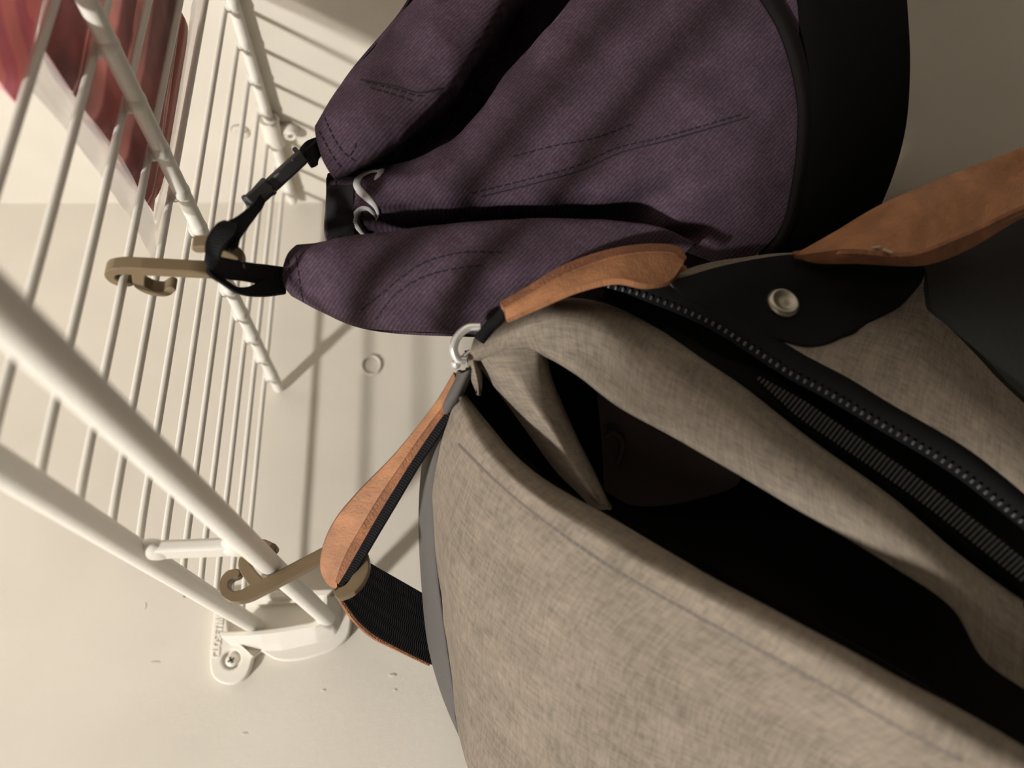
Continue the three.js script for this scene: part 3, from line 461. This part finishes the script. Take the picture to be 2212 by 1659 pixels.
  part('pocket_fold', FD.geo, M.heather, bag);
  const SL = sheet([[[1010, 766, 290], [1011, 790, 290], [1018, 822, 291], [1030, 850, 294]], [[1020, 770, 286], [1025, 796, 285], [1031, 824, 287], [1034, 852, 291]], [[1030, 776, 291], [1040, 802, 293], [1042, 828, 296], [1039, 854, 300]]], 24, 16, { t: 1.2 });
  part('pocket_gusset', SL.geo, M.heather, bag);
  // dark lining inside
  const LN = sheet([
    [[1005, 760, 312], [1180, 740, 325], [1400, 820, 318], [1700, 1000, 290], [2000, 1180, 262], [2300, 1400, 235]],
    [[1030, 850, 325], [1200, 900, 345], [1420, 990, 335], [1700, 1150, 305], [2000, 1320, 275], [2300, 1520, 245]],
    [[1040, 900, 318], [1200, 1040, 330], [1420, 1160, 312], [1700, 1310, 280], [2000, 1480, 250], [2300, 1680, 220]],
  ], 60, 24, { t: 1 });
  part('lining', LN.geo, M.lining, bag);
  const PK = sheet([[[1290, 850, 305], [1400, 920, 300], [1500, 970, 294], [1600, 1030, 288]], [[1300, 960, 322], [1390, 1000, 318], [1490, 1040, 310], [1585, 1052, 300]], [[1305, 1060, 324], [1360, 1090, 320], [1420, 1092, 314], [1480, 1080, 308]]], 30, 20, { t: 1 });
  part('lining_pocket', PK.geo, M.liningBrown, bag, { label: 'brownish inner pocket' });
  { const c = PK.on(1325, 960, 2); if (c) part('cord_loop', tube([[1312, 935], [1330, 925], [1347, 940], [1347, 965], [1336, 1000]].map(([x, y]) => (PK.on(x, y, 2) ?? c).p), 0.0011, 30, 8), M.liningBrown, bag); }
  // side panel above the zip
  const UP = sheet([
    [[1314, 606, 286], [1405, 628, 279], [1542, 684, 267], [1626, 736, 258], [1708, 790, 250], [1800, 840, 243], [1895, 896, 236], [2072, 1000, 222], [2240, 1130, 209]],
    [[1335, 604, 284], [1440, 618, 276], [1580, 668, 265], [1670, 716, 256], [1760, 758, 249], [1850, 796, 243], [1940, 840, 236], [2090, 930, 224], [2240, 1040, 212]],
    [[1365, 602, 285], [1480, 606, 278], [1620, 648, 267], [1720, 690, 258], [1810, 716, 252], [1895, 735, 247], [1980, 770, 241], [2110, 860, 230], [2240, 960, 219]],
    [[1400, 600, 288], [1520, 594, 283], [1660, 618, 275], [1770, 642, 268], [1860, 655, 264], [1940, 662, 261], [2015, 680, 258], [2120, 770, 250], [2240, 870, 241]],
    [[1440, 600, 293], [1560, 578, 291], [1690, 574, 290], [1800, 582, 290], [1890, 586, 291], [1970, 588, 294], [2050, 590, 300], [2140, 610, 305], [2240, 640, 308]],
    [[1460, 592, 299], [1580, 560, 299], [1715, 546, 301], [1830, 540, 304], [1920, 532, 312], [2000, 515, 326], [2080, 490, 335], [2160, 450, 342], [2240, 410, 348]],
    [[1480, 612, 300], [1600, 592, 302], [1740, 582, 306], [1850, 582, 312], [1940, 575, 334], [2020, 560, 352], [2100, 530, 360], [2170, 490, 368], [2250, 440, 376]],
    [[1500, 690, 302], [1620, 700, 305], [1760, 690, 314], [1870, 680, 345], [1960, 670, 370], [2040, 655, 388], [2120, 630, 396], [2190, 590, 402], [2270, 540, 410]],
  ], 100, 84, { t: 1.6, noise: wr(51, 3) });
  part('side_panel', UP.geo, M.heather, bag, { label: 'side panel beyond the zip' });
  part('dark_side_patch', sheet([[[1995, 575], [2050, 545], [2110, 515], [2160, 490], [2235, 455]], [[2000, 620], [2055, 610], [2110, 620], [2165, 650], [2235, 690]], [[2005, 668], [2050, 705], [2105, 760], [2165, 825], [2235, 890]]].map((r) => r.map(([x, y]) => UP.on(x, y, 1.5)?.p ?? at(x, y, 300))), 24, 20, { t: 3 }).geo, mat({ color: rgb(0.03, 0.031, 0.03), roughness: 0.95, bumpMap: paintBump, bumpScale: 0.0005 }), bag, { label: 'dark grey patch over the side panel' });  // dark grey sheet laid over the upper end of the side panel
  const tab = (outline, lift, t) => sheet(outline.map((r) => { const c = new THREE.CatmullRomCurve3(r.map(([x, y]) => new THREE.Vector3(x, y, 0)), false, 'centripetal'); return c.getPoints(12).map((v) => UP.on(v.x, v.y, lift)?.p).filter(Boolean); }), 30, 24, { t });
  const TB = tab([[[1450, 612], [1570, 578], [1700, 556], [1840, 556], [2000, 560]], [[1480, 640], [1580, 614], [1700, 600], [1830, 600], [1985, 610]], [[1530, 668], [1610, 656], [1705, 652], [1820, 648], [1950, 652]], [[1580, 694], [1650, 698], [1720, 700], [1800, 696], [1890, 690]], [[1640, 724], [1690, 736], [1740, 748], [1785, 742], [1840, 716]]], 1.2, 1.6);  // black tab, drawn past its own edge to darken the panel above
  part('snap_tab', TB.geo, M.tape, bag, { label: 'black reinforcement tab' });
  { const h = TB.on(1690, 657, 0.4); const g = new THREE.LatheGeometry([[0, 0.0012], [0.0018, 0.0010], [0.0034, 0.0013], [0.0046, 0.0021], [0.0056, 0.0019], [0.0064, 0.0006], [0.0064, -0.0004], [0, -0.0004]].map(([a, b]) => new THREE.Vector2(a, b)), 40); g.applyQuaternion(new THREE.Quaternion().setFromUnitVectors(new THREE.Vector3(0, 1, 0), h.n)); part('snap', g.translate(h.p.x, h.p.y, h.p.z), M.dullMetal, bag, { label: 'round metal snap' }); }
  // zip: two tapes, teeth, coil
  const ZL = [[1310, 612, 284], [1400, 636, 277], [1537, 693, 265], [1620, 744, 256], [1702, 798, 248], [1795, 848, 241], [1890, 904, 234], [2066, 1010, 220], [2230, 1140, 207]];
  const zip = part('zipper', merge([
    sheet([ZL.map(([x, y, d]) => [x + 34, y - 44, d + 3.5]), ZL.map(([x, y, d]) => [x + 16, y - 22, d - 0.5]), ZL.map(([x, y, d]) => [x, y, d + 0.5]), ZL.map(([x, y, d]) => [x - 10, y + 14, d + 8])], 90, 10, { t: 1 }).geo,
    sheet([[[1290, 640, 294], [1420, 690, 288], [1560, 770, 276], [1655, 805, 262], [1772, 885, 252], [1880, 955, 243], [2000, 1040, 232], [2140, 1145, 218], [2240, 1225, 210]], [[1285, 655, 288], [1400, 715, 282], [1550, 802, 268], [1630, 840, 261], [1752, 925, 250], [1860, 998, 241], [1978, 1082, 230], [2115, 1188, 217], [2225, 1270, 208]], [[1275, 660, 296], [1390, 730, 292], [1545, 830, 284], [1625, 880, 276], [1745, 970, 262], [1850, 1045, 252], [1965, 1130, 240], [2100, 1235, 228], [2225, 1320, 218]]], 80, 12, { t: 1 }).geo,
    sheet([[[1300, 660, 295], [1400, 700, 296], [1560, 800, 290], [1760, 920, 276], [1960, 1050, 258], [2240, 1260, 236]], [[1310, 618, 291], [1420, 642, 290], [1600, 740, 281], [1760, 830, 268], [1960, 960, 250], [2240, 1150, 230]]], 40, 4, { t: 1 }).geo,
  ]), M.tape, bag);
  const coil = new THREE.CatmullRomCurve3([[1640, 818, 258], [1762, 905, 248], [1868, 977, 239], [1988, 1060, 228], [2126, 1166, 215], [2228, 1248, 206]].map((q) => at(...q)), false, 'centripetal');
  { const L = coil.getLength(), n = Math.floor(L / 0.0016), out = []; for (let i = 0; i < n; i++) { const u = i / n, p = coil.getPointAt(u), t = coil.getTangentAt(u), nn = LENS.clone().sub(p).normalize(), s = new THREE.Vector3().crossVectors(nn, t).normalize(), w = 0.0027 * Math.min(1, u * 5 + 0.15); out.push(capsule(p.clone().addScaledVector(s, -w), p.clone().addScaledVector(s, w), 0.0006, 8)); } part('tooth_row', merge(out), M.coil, zip, { kind: 'stuff' }); }
  const teeth = new THREE.CatmullRomCurve3(ZL.map(([x, y, d]) => at(x - 2, y + 4, d - 0.8)), false, 'centripetal');
  { const g = new RoundedBoxGeometry(0.0011, 0.0017, 0.0014, 2, 0.0004), L = teeth.getLength(), n = Math.floor(L / 0.0027); for (let i = 0; i < n; i++) { const u = (i + 0.5) / n, p = teeth.getPointAt(u), t = teeth.getTangentAt(u), nn = LENS.clone().sub(p).normalize(), z = nn.addScaledVector(t, -nn.dot(t)).normalize(), y = new THREE.Vector3().crossVectors(z, t); const o = part(i ? 'tooth_' + String(i).padStart(3, '0') : 'tooth', g, M.tooth, zip); o.quaternion.setFromRotationMatrix(new THREE.Matrix4().makeBasis(t, y, z)); o.position.copy(p); } }
  // leather zip pull with its ring
  const PL = sheet([[[1082, 655, 275], [1130, 628, 275], [1215, 578, 276], [1325, 541, 277], [1415, 531, 279], [1465, 538, 281], [1482, 558, 281]], [[1090, 668, 272], [1138, 642, 270], [1225, 595, 268], [1330, 560, 267], [1410, 550, 269], [1455, 552, 272], [1478, 562, 275]], [[1094, 690, 271], [1150, 664, 267], [1250, 620, 261], [1335, 602, 258], [1400, 614, 257], [1450, 604, 261], [1474, 572, 268]]], 50, 16, { t: 2.6 });
  part('zip_pull', PL.geo, M.leather, bag, { label: 'tan leather zip pull' });
  part('pull_edge', sheet([[[1080, 652, 276], [1130, 624, 276], [1215, 573, 277], [1325, 536, 278], [1418, 526, 280], [1468, 534, 282], [1484, 556, 282]], [[1087, 665, 272], [1137, 638, 270.5], [1223, 590, 269], [1329, 553, 268.5], [1412, 543, 270.5], [1458, 548, 273.5], [1480, 562, 275.5]]], 50, 5, { t: 1.5 }).geo, M.leatherEdge, bag);
  part('cord', tube([[1094, 668, 278], [1075, 690, 279], [1055, 708, 280], [1035, 735, 281]].map((q) => at(...q)), 0.0022, 24, 8), M.tape, bag);
  part('ring', tube([[1038, 706, 281], [1012, 708, 281], [988, 728, 281], [980, 755, 281], [990, 776, 282], [1006, 778, 283]].map((q) => at(...q)), 0.0016, 40, 12), M.steel, bag, { label: 'bright metal ring' });
  part('slider', merge([ball(at(985, 787, 284), 0.0022, 0.0018, 0.0018), cyl(at(985, 787, 284), at(1016, 760, 286), 0.0012, 10)]), M.steel, bag);
  // grey bound top edge and back panel
  const BD = sheet([
    [[1022, 804, 291], [997, 862, 293], [974, 904, 297], [955, 1002, 309], [949, 1130, 323], [955, 1240, 331], [968, 1340, 336], [990, 1490, 342], [1008, 1590, 346]],
    [[1014, 800, 286], [986, 858, 289], [963, 900, 293], [945, 1000, 305], [939, 1130, 319], [945, 1240, 326], [957, 1340, 331], [979, 1490, 337], [997, 1590, 341]],
    [[998, 806, 287], [966, 862, 290], [940, 910, 296], [924, 1005, 308], [920, 1125, 322], [926, 1245, 330], [940, 1360, 336], [964, 1500, 343], [992, 1588, 348]],
    [[988, 800, 292], [952, 870, 298], [925, 930, 306], [910, 1012, 318], [904, 1120, 332], [909, 1248, 341], [925, 1398, 348], [955, 1505, 354], [988, 1584, 358]],
  ], 90, 16, { t: 2.2 });
  part('edge_binding', BD.geo, M.band, bag, { label: 'dark grey bound edge' });
  const BP = sheet([
    [[1000, 806, 294], [962, 878, 301], [937, 942, 310], [922, 1016, 321], [917, 1120, 335], [922, 1248, 344], [938, 1396, 351], [968, 1502, 357], [1000, 1584, 361], [1030, 1680, 363]],
    [[1100, 790, 350], [1060, 900, 356], [1040, 1000, 362], [1035, 1120, 370], [1040, 1250, 376], [1060, 1400, 380], [1090, 1600, 384]],
    [[1700, 760, 380], [1700, 1000, 380], [1700, 1250, 380], [1700, 1500, 380], [1700, 1750, 380]],
    [[2400, 700, 380], [2400, 1000, 380], [2400, 1300, 380], [2400, 1600, 380], [2400, 2000, 380]],
  ], 50, 24, { t: 1.6 });
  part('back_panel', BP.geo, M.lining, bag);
  part('unseen_side_gusset', sheet([[[1440, 684, 301], [1500, 690, 302], [1620, 700, 305], [1760, 690, 314], [1870, 680, 345], [1960, 670, 372], [2040, 655, 388], [2120, 630, 396], [2190, 590, 402], [2270, 540, 410]], [[1420, 786, 368], [1490, 778, 376], [1620, 776, 382], [1760, 772, 382], [1870, 770, 384], [1960, 766, 386], [2040, 764, 390], [2120, 760, 394], [2190, 750, 400], [2290, 740, 404]]], 40, 10, { t: 1.4 }).geo, M.lining, bag);  // hidden bag side, placed to keep light off the back wall
  // haul loop: leather outside, webbing inside
  const tan = sheet([
    [[980, 806, 291.3], [945, 865, 292.9], [915, 905, 294.6], [850, 985, 298.3], [772, 1066, 302.4], [722, 1128, 305.3], [697, 1185, 307.4], [692, 1228, 308.7], [704, 1258, 309.4], [718, 1270, 309.9]],
    [[984, 818, 290.8], [955, 873, 292.0], [926, 912, 293.5], [868, 990, 297.0], [800, 1072, 301.0], [754, 1138, 303.9], [728, 1192, 306.1], [718, 1232, 307.6], [719, 1258, 308.7], [724, 1270, 309.3]],
    [[988, 828, 290.6], [962, 880, 291.7], [934, 918, 292.9], [882, 994, 296.2], [828, 1076, 300.0], [786, 1145, 302.8], [757, 1200, 305.1], [738, 1236, 306.7], [728, 1258, 308.0], [728, 1268, 308.7]],
  ], 80, 14, { t: 2.2 });
  part('haul_loop', tan.geo, M.leather, bag, { label: 'tan leather carry loop' });
  part('loop_edge', sheet([
    [[986, 826, 290.5], [958, 878, 291.6], [930, 916, 292.8], [876, 993, 296.1], [820, 1075, 299.8], [778, 1144, 302.7], [748, 1198, 305.0], [732, 1236, 306.7], [725, 1258, 307.9]],
    [[990, 832, 290.8], [966, 884, 291.9], [940, 921, 293.1], [889, 997, 296.4], [837, 1080, 300.1], [796, 1149, 303.0], [765, 1204, 305.3], [744, 1241, 307.0], [731, 1262, 308.2]],
  ], 80, 5, { t: 1.6 }).geo, M.leatherEdge, bag);
  part('loop_webbing', sheet([
    [[992, 832, 291.0], [966, 884, 292.0], [941, 921, 293.3], [890, 997, 296.6], [838, 1080, 300.3], [797, 1149, 303.3], [766, 1204, 305.5], [745, 1242, 307.2], [732, 1264, 308.4]],
    [[1004, 838, 291.7], [978, 890, 292.7], [953, 932, 294.0], [905, 1004, 297.3], [855, 1088, 301.0], [815, 1155, 303.9], [785, 1206, 306.0], [762, 1243, 307.6], [742, 1266, 308.8]],
  ], 80, 8, { t: 2.5 }).geo, M.web, bag);
  part('loop_webbing', sheet([
    [[764, 1196, 328.6], [785, 1210, 332.0], [815, 1228, 336.5], [850, 1248, 341.6], [885, 1268, 346.8], [925, 1292, 352.4], [960, 1320, 357.6]],
    [[748, 1240, 325.9], [770, 1258, 329.3], [800, 1280, 333.6], [845, 1310, 340.2], [885, 1335, 346.1], [928, 1360, 352.3], [965, 1385, 358.0]],
    [[728, 1278, 323.2], [748, 1306, 325.9], [775, 1340, 329.8], [810, 1370, 334.9], [860, 1398, 342.4], [930, 1432, 352.8], [970, 1450, 358.8]],
  ], 60, 14, { t: 1.8 }).geo, M.web, bag);
  part('loop_edge', sheet([[[726, 1276, 323.4], [746, 1305, 325.8], [772, 1340, 329.5], [807, 1371, 334.7], [857, 1399, 342.1], [928, 1434, 352.7]], [[722, 1279, 323.6], [742, 1309, 325.4], [768, 1344, 329.1], [804, 1376, 334.4], [855, 1403, 342.0], [928, 1438, 352.9]]], 50, 3, { t: 2 }).geo, M.leatherEdge, bag);
  // leather shoulder strap at the right
  part('leather_handle', sheet([
    [[1722, 546, 272], [1800, 502, 262], [1900, 443, 262], [2050, 379, 265], [2212, 318, 268], [2400, 262, 272]],
    [[1722, 549, 270], [1815, 515, 254], [1930, 470, 250], [2070, 418, 250], [2212, 372, 252], [2400, 330, 253]],
    [[1724, 552, 269], [1830, 538, 248], [1960, 545, 240], [2080, 505, 238], [2212, 445, 238], [2400, 380, 238]],
  ], 60, 20, { t: 4.5 }).geo, M.leather, bag, { label: 'tan leather shoulder strap' });
  part('handle_edge', sheet([
    [[1720, 550, 269], [1745, 553, 262], [1840, 548, 246.5], [1962, 553, 239.2], [2082, 511, 237.2], [2212, 451, 237.2], [2400, 386, 237.2]],
    [[1722, 556, 271], [1755, 568, 265], [1850, 570, 250], [1998, 573, 243], [2090, 540, 241], [2212, 470, 241], [2400, 405, 241]],
  ], 60, 6, { t: 2 }).geo, M.leatherEdge, bag);
  part('handle_stitch', merge([[1750, 541], [1792, 533], [1832, 528], [1855, 535], [1885, 536], [1910, 540]].map(([x, y], i) => capsule(at(x, y, 262 - (x - 1750) * 0.13), at(x + 16, y + (i % 2 ? 6 : -2), 260 - (x - 1750) * 0.13), 0.0006, 7))), M.leatherThread, bag);
}

bend = null;

// ---------------------------------------------------------------- packets on top of the shelf
const printTex = dataTex(512, 0.11, (x, y) => {
  const w = x + 0.05 * (fbm(x * 4, y * 4, 4, 61) - 0.5), f = fbm(x * 14, y * 5, 70, 63), g = fbm(x * 5, y * 5, 5, 65), q = (w * 2.6) % 1;
  const pk = Math.max(0, Math.min(1, (0.2 - Math.abs(q - 0.45)) * 16)) * (0.6 + 0.4 * f), ln = Math.max(0, 1 - Math.abs(q - 0.67) * 40), dk = 0.5 + 0.9 * g;
  return [0.58 * dk + 0.34 * pk + 0.4 * ln, 0.39 * dk + 0.36 * pk + 0.42 * ln, 0.385 * dk + 0.34 * pk + 0.4 * ln];
}, true);
M.print = mat({ color: rgb(1, 1, 1), map: printTex, roughness: 0.9, transmission: 0.55 });
M.pinkPrint = mat({ color: rgb(1, 1, 1), roughness: 0.9, map: dataTex(256, 0.05, (x, y) => { const s = Math.sin(2 * Math.PI * (2 * x + 2 * y + 0.5 * fbm(x * 4, y * 4, 4, 71))), f = fbm(x * 6, y * 6, 6, 73), k = s > 0.2 ? 1 : 0; return [0.94 - 0.16 * k * f, 0.68 - 0.12 * k, 0.67 - 0.06 * k]; }, true), transmission: 0.4 });
M.pink = mat({ color: rgb(0.52, 0.2, 0.17), roughness: 0.5 });
M.film = mat({ color: rgb(0.93, 0.9, 0.885), roughness: 0.6, transparent: true, opacity: 0.5, transmission: 0.5 });
function pouch(x0, x1, z0, z1, h, yaw, bumps, seed) {     // pillow lying on the deck, mm, bottom nearly flat
  const nx = 40, nz = 40, pos = [], uv = [], idx = [], c = Math.cos(yaw), s = Math.sin(yaw), mx = (x0 + x1) / 2, mz = (z0 + z1) / 2;
  for (const top of [0, 1]) for (let i = 0; i <= nx; i++) for (let j = 0; j <= nz; j++) {
    const u = i / nx, v = j / nz, e = (1 - (2 * u - 1) ** 8) * (1 - (2 * v - 1) ** 8), x = (x0 - mx) + (x1 - x0) * u, z = (z0 - mz) + (z1 - z0) * v;
    const n = fbm(u * 7, v * 7, 99, seed) - 0.5, y = 2 + (top ? 3 + h * e ** 0.5 + bumps * n * e : 2.5 * (1 - e ** 0.5) + Math.max(0, bumps * 0.35 * n * e));
    pos.push((mx + x * c + z * s) / 1000, (y + DECK) / 1000, (mz - x * s + z * c) / 1000); uv.push(x / 1000, z / 1000);
  }
  const id = (t, i, j) => t * (nx + 1) * (nz + 1) + i * (nz + 1) + j;
  for (let i = 0; i < nx; i++) for (let j = 0; j < nz; j++) { idx.push(id(1, i, j), id(1, i, j + 1), id(1, i + 1, j), id(1, i + 1, j), id(1, i, j + 1), id(1, i + 1, j + 1)); idx.push(id(0, i, j), id(0, i + 1, j), id(0, i, j + 1), id(0, i + 1, j), id(0, i + 1, j + 1), id(0, i, j + 1)); }
  const wall = (a, b) => idx.push(id(0, ...a), id(1, ...a), id(0, ...b), id(0, ...b), id(1, ...a), id(1, ...b));
  for (let i = 0; i < nx; i++) { wall([i, 0], [i + 1, 0]); wall([i + 1, nz], [i, nz]); } for (let j = 0; j < nz; j++) { wall([0, j + 1], [0, j]); wall([nx, j], [nx, j + 1]); }
  const g = new THREE.BufferGeometry(); g.setAttribute('position', new THREE.Float32BufferAttribute(pos, 3)); g.setAttribute('uv', new THREE.Float32BufferAttribute(uv, 2)); g.setIndex(idx); g.computeVertexNormals(); return g;
}
function filmSheet(rows) { return sheet(rows.map((r) => r.map(([x, y, z]) => mm(x, y, z))), 40, 16, { t: 0.12, noise: (u, v) => 2.2 * (fbm(u * 6, v * 4, 99, 81) - 0.5) }).geo; }
{
  const t = thing('packet', 'dark red and pink printed packet in a clear plastic sleeve on the shelf wires', 'packet', null);
  part('contents', pouch(210, 300, 20, 178, 9, -0.10, 4, 91), M.print, t);
  part('pink_edge', pouch(204, 210, 60, 166, 6, -0.03, 1, 93), M.pink, t);
  part('clear_sleeve', filmSheet([[[202, 4, 176], [225, 3, 176], [255, 3, 180], [285, 3, 186], [312, 4, 190]], [[198, 3.5, 184], [222, 3, 185], [255, 3, 188], [285, 3, 193], [312, 4, 197]], [[192, 4, 194], [218, 3, 193], [250, 3, 195], [280, 3, 199], [308, 5, 204]]]), M.film, t, { label: 'clear plastic sleeve end' });
  part('clear_sleeve', filmSheet([[[204, 4, 20], [205, 3, 70], [204, 3, 120], [202, 4, 176]], [[190, 5, 18], [192, 3, 70], [194, 3, 120], [195, 4, 180]]]), M.film, t);
  const u = thing('packet', 'bright pink and coral patterned packet at the left edge above the shelf wires', 'packet', null);
  part('contents', pouch(300, 420, 110, 216, 8, -0.1, 3, 95), M.pinkPrint, u);
}
shade(scene);
renderer.render(scene, camera);
